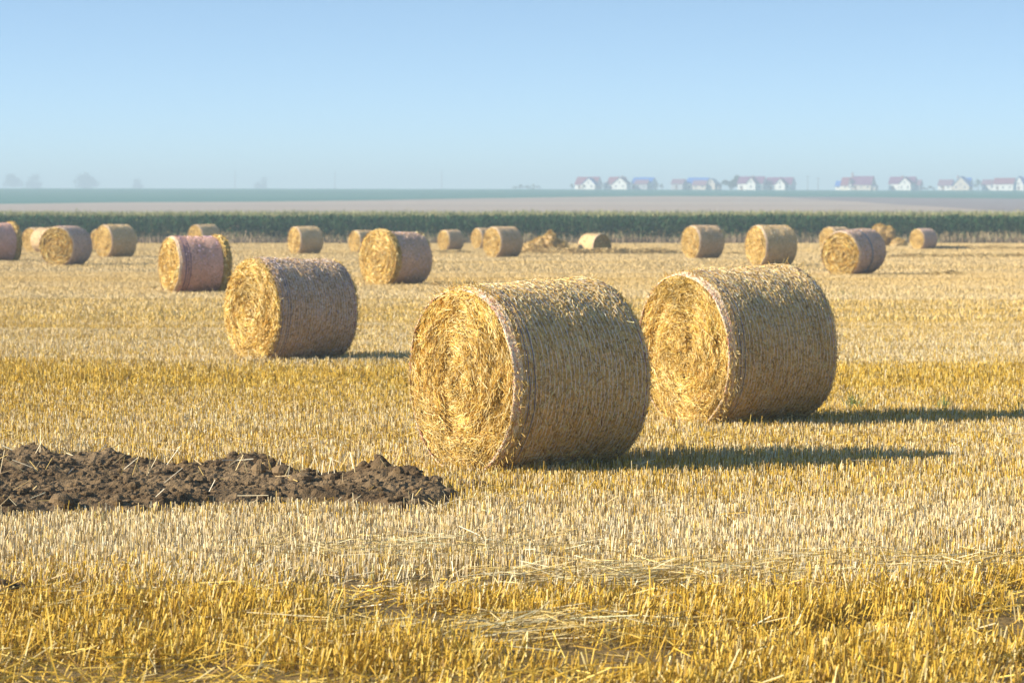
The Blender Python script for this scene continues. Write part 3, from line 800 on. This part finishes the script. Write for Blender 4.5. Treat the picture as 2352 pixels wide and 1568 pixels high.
# straw bits stuck in the soil heap
cs = cand[rng.integers(len(cand), size=230)]
c = np.stack([GX[cs[:, 0], cs[:, 1]], GY[cs[:, 0], cs[:, 1]], GZ[cs[:, 0], cs[:, 1]] + 0.012], 1)
wgt = fbm(c[:, 0] * 1.5, c[:, 1] * 1.5, 99, 2) > 0.47; c = c[wgt]; n = len(c)
a = rng.random(n) * 6.283; el = np.abs(rng.normal(0.0, 0.5, n)); ll = rng.uniform(0.05, 0.2, n)[:, None]
d = np.stack([np.cos(a) * np.cos(el), np.sin(a) * np.cos(el), np.sin(el)], 1)
lit.prism(c - d * 0.01, c + d * ll, 0.006, mixcol(n, PALE), cap=False)
for (qx, qy, k, sp) in [(137, 1070, 26, .10), (640, 1118, 14, .12), (762, 1122, 22, 0.16), (900, 1130, 8, .1), (342, 1118, 10, .1)]:
    b = px(qx, qy); P_ = np.stack([rng.normal(b[0], sp, k), rng.normal(b[1], sp * 0.6, k), np.full(k, 0.08)], 1)
    dd = np.stack([rng.normal(0, .35, k), rng.normal(0, .3, k), np.ones(k)], 1) * rng.uniform(0.1, 0.2, (k, 1))
    lit.prism(P_, P_ + dd, 0.006, mixcol(k, PALE), cap=False)
o = lit.build('loose_straw', M_STUB)
tag(o, 'loose broken straw lying between the stubble stalks', 'straw', kind='stuff')

# ------------------------------------------------------------------ green sprouts
def sprout(x, y, n, hgt, spread, lab, green=(0.10, 0.20, 0.05), patch=False):
    b = px(x, y); m = MB()
    p = np.stack([rng.normal(0, spread, n), rng.normal(0, spread * 0.7, n), np.full(n, -0.01)], 1)
    d = np.stack([rng.normal(0, 0.3, n), rng.normal(0, 0.3, n), np.ones(n)], 1) * (hgt * rng.uniform(0.5, 1.1, (n, 1)))
    c_ = mixcol(n, [green, (0.16, 0.24, 0.07), (0.07, 0.14, 0.05)])
    mid = p + d * 0.6
    m.blade(p, mid, 0.008, c_, taper=0.8)
    m.blade(mid, p + d * [1.5, 1.5, 0.95], 0.0065, c_, taper=0.15)
    o = m.build('green_grass' if patch else 'grass_tuft', M_LEAF); o.location = b
    if patch: return tag(o, lab, 'grass', kind='stuff')
    return tag(o, lab, 'grass tuft', 'green grass tufts in the stubble')
sprout(1960, 945, 46, 0.22, 0.045, 'green grass tuft just right of the second largest bale')
sprout(2165, 948, 34, 0.20, 0.04, 'green grass tuft in the shadow near the right edge')
sprout(2346, 958, 30, 0.20, 0.035, 'green grass tuft cut by the right edge of the photo')
sprout(1725, 985, 16, 0.13, 0.03, 'thin green grass tuft in front of the second largest bale')
sprout(712, 815, 12, 0.16, 0.02, 'small green grass tuft at the foot of the left large bale')
sprout(1940, 680, 60, 0.16, 0.5, 'faint green patch of grass behind the second largest bale', (0.12, 0.24, 0.05), True)
sprout(2216, 632, 14, 0.12, 0.03, 'small green speck of grass beside the dark straw clump')
sprout(400, 726, 70, 0.13, 0.8, 'wide faint green patch of grass between the pinkish and left large bales', (0.12, 0.24, 0.05), True)

# ------------------------------------------------------------------ dry weeds and corn
m = MB()
n = 34000
x = rng.uniform(-75, 75, n); y = rng.uniform(205, 219, n)
cl = fbm(x * 0.30, y * 0.35, 101, 4)
kp = rng.random(n) < np.clip((cl - 0.33) * 3.2, 0.08, 1); x, y, cl = x[kp], y[kp], cl[kp]; n = len(x)
hh = rng.uniform(0.18, 0.5, n) * (0.6 + 0.9 * cl) * np.where(y > 213, 1.5, 0.9)
P = np.stack([x, y, np.zeros(n)], 1); Q = P + np.stack([rng.normal(0, .25, n), rng.normal(0, .2, n), np.ones(n)], 1) * hh[:, None]
front = y < 213
colr = np.where(front[:, None], mixcol(n, [(0.16, 0.11, 0.07), (0.24, 0.17, 0.10), (0.10, 0.085, 0.05), (0.34, 0.25, 0.14)]), mixcol(n, [(0.46, 0.34, 0.18), (0.34, 0.25, 0.13), (0.22, 0.17, 0.09), (0.17, 0.19, 0.08)]))
m.blade(P, Q, 0.07, colr, taper=0.3)
o = m.build('dry_weeds', M_LEAF)
tag(o, 'strip of dry brown weeds along the foot of the corn', 'weeds', kind='stuff')

m = MB()
def corn_rows(y0, rows, sp, dx, nl, xr, hm=2.2):
    for r in range(rows):
        yy = y0 + r * sp
        x = np.arange(-xr, xr, dx) + rng.normal(0, dx * 0.25, int(round(2 * xr / dx)) )[:len(np.arange(-xr, xr, dx))]
        n = len(x); y = yy + rng.normal(0, 0.08, n)
        H = hm * (0.80 + 0.18 * fbm(x * 0.16 + 4, y * 0.3, 111, 4) + 0.09 * rng.random(n) + 0.05 * (rng.random(n) < 0.1))
        base = np.stack([x, y, terrain(x, y)], 1)
        top = base + np.stack([rng.normal(0, .04, n), rng.normal(0, .04, n), H], 1)
        m.blade(base, top, 0.035, mixcol(n, [(0.12, 0.16, 0.05), (0.2, 0.2, 0.08)]), taper=0.5)
        for k in range(nl):
            f = rng.uniform(0.15, 0.93, n); th = rng.random(n) * 6.283
            u = np.stack([np.cos(th), np.sin(th), np.zeros(n)], 1)
            p0 = base * (1 - f[:, None]) + top * f[:, None]
            ll = rng.uniform(0.28, 0.5, n)[:, None]
            p1 = p0 + u * ll * 0.6 + np.array([0, 0, 1]) * ll * 0.55
            p2 = p1 + u * ll * 0.7 - np.array([0, 0, 1]) * ll * 0.35
            fc = np.stack([-np.sin(th), np.cos(th), np.zeros(n)], 1)
            dry = (f < 0.36)[:, None] & (rng.random((n, 1)) < 0.45)
            cc = np.where(dry, mixcol(n, [(0.36, 0.29, 0.13), (0.24, 0.2, 0.09)]), mixcol(n, [(0.030, 0.10, 0.035), (0.05, 0.135, 0.045), (0.022, 0.07, 0.03)]))
            m.blade(p0, p1, 0.085, cc, taper=1.0, face=fc); m.blade(p1, p2, 0.085, cc, taper=0.15, face=fc)
        # tassels
        for k in range(3):
            dd = np.stack([rng.normal(0, .10, n), rng.normal(0, .1, n), rng.uniform(0.16, 0.30, n)], 1)
            m.blade(top - [0, 0, .03], top + dd, 0.04, mixcol(n, [(0.34, 0.33, 0.13), (0.27, 0.30, 0.12), (0.42, 0.37, 0.18)]), taper=0.3)
corn_rows(220, 7, 0.75, 0.20, 8, 62)
corn_rows(225.5, 8, 1.6, 0.30, 5, 66, 2.28)
corn_rows(239, 16, 8.0, 0.55, 5, 80, 2.28)
o = m.build('corn_field', M_LEAF)
tag(o, 'dense standing green corn with pale tassels across the far edge of the field', 'corn', kind='stuff')
# a few thin dry stems in front of the corn
# ------------------------------------------------------------------ trees and bushes
def tree(name, x0, x1, ytop, ybase, Y, label, cat, group, cols, n=900, trunk=True, seed=1, lean=0):
    g = np.random.default_rng(seed)
    k = Y / FPX; W = (x1 - x0) * k; cx = at_depth((x0 + x1) / 2, Y)
    zt = CAM_H + (500 - ytop) * k; zb = float(terrain(cx, Y)); H = zt - zb
    root = empty(name, (cx, Y, zb))
    if trunk:
        t = MB(); rr = max(H * 0.022, 0.1)
        hs = np.linspace(0, 1, 9)[:, None]; ph = np.linspace(0, 6.283, 9)[:-1][None]
        rad_ = rr * (1.3 - hs) * (1 + 0.5 * np.exp(-hs * 14))
        xx = rad_ * np.cos(ph) + 0.02 * H * np.sin(hs * 4 + seed); yy = rad_ * np.sin(ph) + 0 * hs
        t.grid(np.stack([xx, yy, hs * H * 0.8 + 0 * ph], -1), (0.10, 0.075, 0.05), close_u=True)
        nb = 9
        b0 = np.stack([np.zeros(nb), np.zeros(nb), g.uniform(0.25, 0.6, nb) * H], 1); a = g.random(nb) * 6.283
        b1 = b0 + np.stack([np.cos(a) * W * 0.32, np.sin(a) * W * 0.32, g.uniform(0.1, 0.3, nb) * H], 1)
        t.prism(b0, b1, rr * 0.9, (0.10, 0.075, 0.05), taper=0.3)
        t.build('trunk', M_LEAF, root)
    m = MB()
    lobes = 11
    lo_z = 0.30 if trunk else 0.0
    a = g.random(lobes) * 6.283; rr = g.random(lobes) ** 0.5
    C = np.stack([np.cos(a) * rr * W * 0.34, np.sin(a) * rr * W * 0.34, (lo_z + (0.80 - lo_z) * g.random(lobes)) * H], 1)
    C[:, 0] *= np.clip(1.25 - 0.6 * C[:, 2] / H, 0.5, 1.2); C[0] = (lean * W, 0, H * 0.8); C[1] = (-W * 0.3, 0, H * 0.5); C[2] = (W * 0.3, 0, H * 0.48)
    LR = g.uniform(0.16, 0.25, lobes) * min(W, H * 1.3)
    LR[0] = min(H * 0.2, W * 0.3)
    i = g.integers(0, lobes, n)
    d = g.normal(0, 1, (n, 3)); d /= np.linalg.norm(d, axis=1, keepdims=True)
    p = C[i] + d * (LR[i] * g.uniform(0.55, 1.05, n))[:, None] * [1, 1, 0.85]
    p[:, 2] = np.clip(p[:, 2], 0.02 * H, H)
    s_ = 0.085 * (W + H) / 2 * g.uniform(0.5, 1.2, n)
    e = g.normal(0, 1, (n, 3)); e /= np.linalg.norm(e, axis=1, keepdims=True)
    f = np.cross(e, g.normal(0, 1, (n, 3))); f /= np.linalg.norm(f, axis=1, keepdims=True)
    m.blade(p - e * s_[:, None] / 2, p + e * s_[:, None] / 2, s_, mixcol(n, cols, jit=0.2), taper=0.5, face=f)
    m.build('crown', M_LEAF, root)
    return tag(root, label, cat, group)
FT = [(0.05, 0.09, 0.035), (0.075, 0.12, 0.05), (0.035, 0.07, 0.03)]
for i, (a, b, t_, Y, lab) in enumerate([
    (8, 57, 398, 3500, 'faint hazy far tree at the far left, left one of a close pair'),
    (60, 100, 399, 3550, 'faint hazy far tree at the far left, right one of a close pair'),
    (170, 231, 395, 3350, 'broadest of the faint hazy far trees on the left skyline'),
    (305, 331, 408, 3600, 'smallest faint hazy far tree on the left skyline'),
    (584, 614, 405, 3550, 'faint hazy far tree standing alone nearer the middle of the skyline')]):
    tree('tree', a, b, t_, 433, Y, lab, 'tree', 'hazy trees on the left skyline', FT, seed=200 + i, lean=[-.1, 0.1, 0, 0.0, 0.25][i])
tree('tree', 1655, 1702, 402, 434, 1585, 'dark leafy tree left of the house pair with white walls', 'tree', 'trees beside the far houses', FT, seed=300, lean=0.28, n=1300)
for i, (a, b, t_, lab) in enumerate([(1383, 1398, 420, 'small tree between the first two houses on the left'), (1500, 1513, 418, 'small dark tree right of the blue roofed house, left of a pair'), (1514, 1525, 421, 'small dark tree right of the blue roofed house, right of a pair'),
    (1309, 1320, 420, 'small tree at the left end of the row of houses'), (2234, 2256, 411, 'hazy tree left of the long red roofed house at the right edge'), (1333, 1345, 424, 'tiny shrub in front of the leftmost house'), (2114, 2150, 428, 'low hedge like bush in the gap between two houses on the right')]):
    tree('tree' if i != 5 and i != 6 else 'shrub', a, b, t_, 434, 1572 if i != 5 else 1545, lab, 'tree' if i != 5 and i != 6 else 'shrub', 'trees beside the far houses', FT, seed=310 + i, n=260, trunk=i not in (5, 6))
for i, (a, b, t_) in enumerate([(1174, 1190, 427), (1186, 1206, 424), (1203, 1219, 425), (1216, 1232, 422), (1230, 1243, 426)]):
    tree('shrub', a, b, t_, 434, 1575, ['leftmost', 'second from left', 'middle', 'tallest', 'rightmost'][i] + ' bush of the low dark clump on the skyline left of the houses', 'bush', 'bushes left of the houses', FT, seed=330 + i, n=200, trunk=False)

# ------------------------------------------------------------------ houses
RED, PUR, BLU, MAU = (0.22, 0.06, 0.09), (0.18, 0.055, 0.13), (0.035, 0.14, 0.46), (0.21, 0.11, 0.15)  # reds pushed towards mauve: bluish distance haze is mixed into the roof colours
WHT, CRM, GRY, BEI = (0.80, 0.78, 0.72), (0.78, 0.72, 0.58), (0.42, 0.43, 0.45), (0.62, 0.54, 0.44)
HY = 1560.0
def gable_block(root, x0, x1, y0, y1, ze, zr, axis, wallc, roofc, ov=0.35, wins=True, z0=-0.5):
    """a gabled volume: ridge along x ('x') or towards the viewer ('y')"""
    m = MB()
    if axis == 'x':
        ym = (y0 + y1) / 2
        v = [(x0, y0, z0), (x1, y0, z0), (x1, y1, z0), (x0, y1, z0), (x0, y0, ze), (x1, y0, ze), (x1, y1, ze), (x0, y1, ze), (x0, ym, zr - .06), (x1, ym, zr - .06)]
        m.add(v, [(0, 1, 5, 4), (2, 3, 7, 6), (1, 2, 6, 5), (3, 0, 4, 7)], [(4, 7, 8), (5, 9, 6)], wallc)
    else:
        xm = (x0 + x1) / 2
        v = [(x0, y0, z0), (x1, y0, z0), (x1, y1, z0), (x0, y1, z0), (x0, y0, ze), (x1, y0, ze), (x1, y1, ze), (x0, y1, ze), (xm, y0, zr - .06), (xm, y1, zr - .06)]
        m.add(v, [(0, 1, 5, 4), (2, 3, 7, 6), (1, 2, 6, 5), (3, 0, 4, 7)], [(4, 5, 8), (6, 7, 9)], wallc)
    m.build('wall', M_WALL, root)
    r = MB(); th = 0.16
    if axis == 'x':
        ym = (y0 + y1) / 2; sl = (zr - ze) / (ym - y0); zo = ze - sl * ov
        for (ya, yb) in ((y0 - ov, ym), (y1 + ov, ym)):
            v = [(x0 - ov, ya, zo), (x1 + ov, ya, zo), (x1 + ov, yb, zr), (x0 - ov, yb, zr)]
            v += [(a, b, c + th) for a, b, c in v]
            r.add(v, [(0, 1, 2, 3), (4, 5, 6, 7), (0, 1, 5, 4), (1, 2, 6, 5), (2, 3, 7, 6), (3, 0, 4, 7)], None, roofc)
    else:
        xm = (x0 + x1) / 2; sl = (zr - ze) / (xm - x0); zo = ze - sl * ov
        for (xa, xb) in ((x0 - ov, xm), (x1 + ov, xm)):
            v = [(xa, y0 - ov, zo), (xa, y1 + ov, zo), (xb, y1 + ov, zr), (xb, y0 - ov, zr)]
            v += [(a, b, c + th) for a, b, c in v]
            r.add(v, [(0, 1, 2, 3), (4, 5, 6, 7), (0, 1, 5, 4), (1, 2, 6, 5), (2, 3, 7, 6), (3, 0, 4, 7)], None, roofc)
    r.build('roof', M_ROOF, root)
    if wins:
        nw = max(1, int((x1 - x0) / 3.4))
        for i in range(nw):
            cx = x0 + (i + 0.5) * (x1 - x0) / nw
            window(root, cx, y0, min(1.1, ze * 0.45), 1.1, 1.2)
        if axis == 'y' and zr - ze > 1.6: window(root, (x0 + x1) / 2, y0, ze + 0.1, 1.0, 1.1)
def window(root, cx, y, z, wd, hg):
    f = MB(); f.box(cx - wd / 2, cx + wd / 2, y - 0.06, y + 0.05, z, z + hg, (0.75, 0.75, 0.74)); fo = f.build('window', M_WALL, root)
    g_ = MB(); g_.box(cx - wd / 2 + 0.1, cx + wd / 2 - 0.1, y - 0.075, y - 0.02, z + 0.1, z + hg - 0.1, (0.05, 0.07, 0.09)); g_.build('pane', M_GLASS, fo)
def house(x0, x1, base, blocks, label, Y=HY, chimney=None, door=None):
    """blocks in picture px: (xa, xb, eave_y, ridge_y, axis, wall, roof, front offset m, depth m)"""
    k = Y / FPX; cx = (x0 + x1) / 2; X = at_depth(cx, Y); zb = float(terrain(X, Y))
    zpx = CAM_H + (500 - base) * k
    root = empty('house', (X, Y, zb))
    up = zpx - zb
    for (xa, xb, ey, ry, ax, wc, rc, fo, dp) in blocks:
        gable_block(root, (xa - cx) * k, (xb - cx) * k, fo, fo + dp, up + (base - ey) * k, up + (base - ry) * k, ax, wc, rc, z0=-1.0)
    if chimney:
        c = MB(); xx = (chimney[0] - cx) * k; c.box(xx - 0.4, xx + 0.4, 3.6, 4.4, up + 2, up + (base - chimney[1]) * k, (0.35, 0.2, 0.17))
        c.box(xx - 0.5, xx + 0.5, 3.5, 4.5, up + (base - chimney[1]) * k, up + (base - chimney[1]) * k + 0.15, (0.3, 0.3, 0.3)); c.build('chimney', M_WALL, root)
    if door:
        d = MB(); xx = (door - cx) * k; fo = min(b[7] for b in blocks if b[0] < door < b[1]); d.box(xx - 0.5, xx + 0.5, fo - 0.07, fo + 0.05, up, up + 2.1, (0.22, 0.12, 0.07)); d.build('door', M_WALL, root)
    root.rotation_euler.z = R_(-22)
    return tag(root, label, 'house', 'detached houses on the skyline')
B = 434.5
house(1318, 1372, B, [(1319, 1371, 423, 407, 'x', WHT, RED, 0, 9), (1339, 1371, 423, 409, 'y', WHT, BLU, -2.5, 6), (1356, 1370, 422, 406.5, 'x', WHT, BLU, 1.0, 8)], 'leftmost house of the row with red roof and a white front gable', door=1330)
house(1384, 1446, B, [(1384, 1394, 423, 417, 'x', WHT, GRY, 0.5, 6), (1393, 1430, 422, 407, 'x', WHT, RED, 0, 9), (1409, 1444, 422, 408, 'y', WHT, MAU, -2.5, 7)], 'second house from the left, red roof, big white gable on its right half', chimney=(1424, 404), door=1402)
house(1446, 1503, B, [(1449, 1496, 420, 408, 'x', WHT, BLU, 0, 10), (1460, 1490, 422.5, 414, 'x', GRY, MAU, -2.6, 5), (1494, 1503, 428, 424, 'x', WHT, GRY, 0, 4)], 'blue roofed house with a low red porch roof in front', door=1453)
house(1539, 1569, B, [(1540, 1568, 422, 412, 'x', GRY, MAU, 0, 8)], 'small grey house with dull red roof, between two blue roofed ones', door=1553)
house(1570, 1652, B, [(1573, 1621, 421, 408.5, 'x', WHT, BLU, 0, 10), (1593, 1624, 425, 415, 'x', BEI, MAU, -2.8, 5), (1623, 1644, 421, 411, 'y', BEI, GRY, -1, 8), (1643, 1652, 427, 422, 'x', BEI, MAU, 0, 5)], 'wide house with blue roof and a beige gable at its right', door=1582)
B = 436.5
house(1691, 1752, B, [(1692, 1751, 421, 406, 'x', WHT, PUR, 0, 9), (1715, 1737, 421, 408, 'y', WHT, PUR, -2, 6)], 'white house with purple red roof, right beside the dark leafy tree', chimney=(1724, 404), door=1702)
house(1753, 1819, B, [(1757, 1818, 423.5, 408, 'x', WHT, PUR, -1, 9), (1782, 1806, 423, 411, 'y', WHT, PUR, -3, 6), (1752, 1762, 430, 425, 'x', WHT, GRY, -2, 4)], 'white house with purple red roof, right one of the touching pair', chimney=(1788, 407), door=1770)
house(1914, 2011, B, [(1929, 1949, 425, 408, 'x', CRM, RED, 0, 9), (1954, 2001, 424, 405.5, 'x', BEI, PUR, -0.6, 10), (1915, 1927, 427, 416, 'x', WHT, BLU, 1, 6), (2000, 2011, 430, 425, 'x', BEI, GRY, 0, 5), (1948, 1955, 424, 411, 'y', WHT, PUR, -0.9, 5)], 'largest far house with a tall purple roof and a tiny blue roofed annex', chimney=(1952, 397), door=1965)
house(2038, 2114, B, [(2039, 2098, 421.5, 406.5, 'x', WHT, PUR, 0, 9), (2064, 2093, 422, 408, 'y', WHT, PUR, -2.2, 6), (2098, 2112, 425, 414, 'x', GRY, MAU, 0.5, 6)], 'white house with purple roof, central white gable and a lower annex at right', chimney=(2067, 404), door=2050)
house(2152, 2230, B, [(2153, 2184, 425.5, 413, 'x', WHT, MAU, -0.5, 8), (2186, 2226, 427, 406, 'y', BEI, BLU, -1.5, 9), (2200, 2225, 424, 409, 'x', WHT, BLU, 0.6, 8)], 'house with a broad beige gable under a blue roof and a low red wing', chimney=(2195, 404), door=2165)
house(2251, 2328, B, [(2253, 2274, 424, 413, 'x', WHT, MAU, 0, 8), (2280, 2326, 422.5, 409.5, 'x', WHT, RED, -0.5, 9), (2273, 2281, 427, 420, 'x', WHT, GRY, 0, 5)], 'long red roofed house at the right edge with white walls', door=2290)
house(2300, 2375, B, [(2318, 2342, 424, 405, 'y', WHT, BLU, 9, 8), (2335, 2376, 424, 407, 'x', WHT, BLU, 10, 9)], 'blue roofed house cut by the right edge, behind the long red roofed one', Y=1575, door=2330)

# utility poles
def pole(x, ytop, Y, label, wid=0.22, arm=True):
    k = Y / FPX; X = at_depth(x, Y); zb = float(terrain(X, Y)); H = CAM_H + (500 - ytop) * k - zb
    root = empty('utility_pole', (X, Y, zb))
    m = MB(); ph = np.linspace(0, 6.283, 9)[:-1][None]; hs = np.array([[-0.5], [H]]); rr = np.array([[wid], [wid * 0.6]])
    m.grid(np.stack([rr * np.cos(ph), rr * np.sin(ph), hs + 0 * ph], -1), (0.2, 0.19, 0.18), close_u=True)
    m.build('post', M_WALL, root)
    if arm:
        a = MB(); a.box(-1.3, 1.3, -0.08, 0.08, H - 0.6, H - 0.45, (0.2, 0.19, 0.18)); a.build('crossarm', M_WALL, root)
    return tag(root, label, 'utility pole', 'utility poles on the skyline')
pole(541, 393, 2400, 'faint thin utility pole on the skyline left of the lone hazy tree', 0.35)
pole(770, 395, 2400, 'faint thin utility pole just right of the lone hazy tree', 0.35)
pole(1015, 392, 2400, 'faint thin utility pole on the bare skyline left of the bushes', 0.35)
pole(1854, 404, 1600, 'utility pole in the gap right of the touching pair of houses')
pole(1878, 408, 1620, 'thinner utility pole left of the largest far house')

# ------------------------------------------------------------------ haze
hz = MB(); hz.box(-2600, 2600, -120, 4700, -4, 66)
h = hz.mesh('haze', [])
m_, t_, b_ = new_mat('haze_air'); t_.nodes.remove(b_)
pv = t_.nodes.new('ShaderNodeVolumePrincipled')
pv.inputs['Color'].default_value = (0.63, 0.80, 0.90, 1)
pv.inputs['Density'].default_value = 0.00068
pv.inputs['Anisotropy'].default_value = 0.0
t_.links.new(pv.outputs[0], t_.nodes['Material Output'].inputs['Volume'])
h.materials.append(m_)
ho = bpy.data.objects.new('haze', h); col.objects.link(ho)
tag(ho, 'thin bluish summer haze over the fields', 'haze', kind='stuff')
print('VERTS', sum(len(o.data.vertices) for o in bpy.data.objects if o.type == 'MESH'))
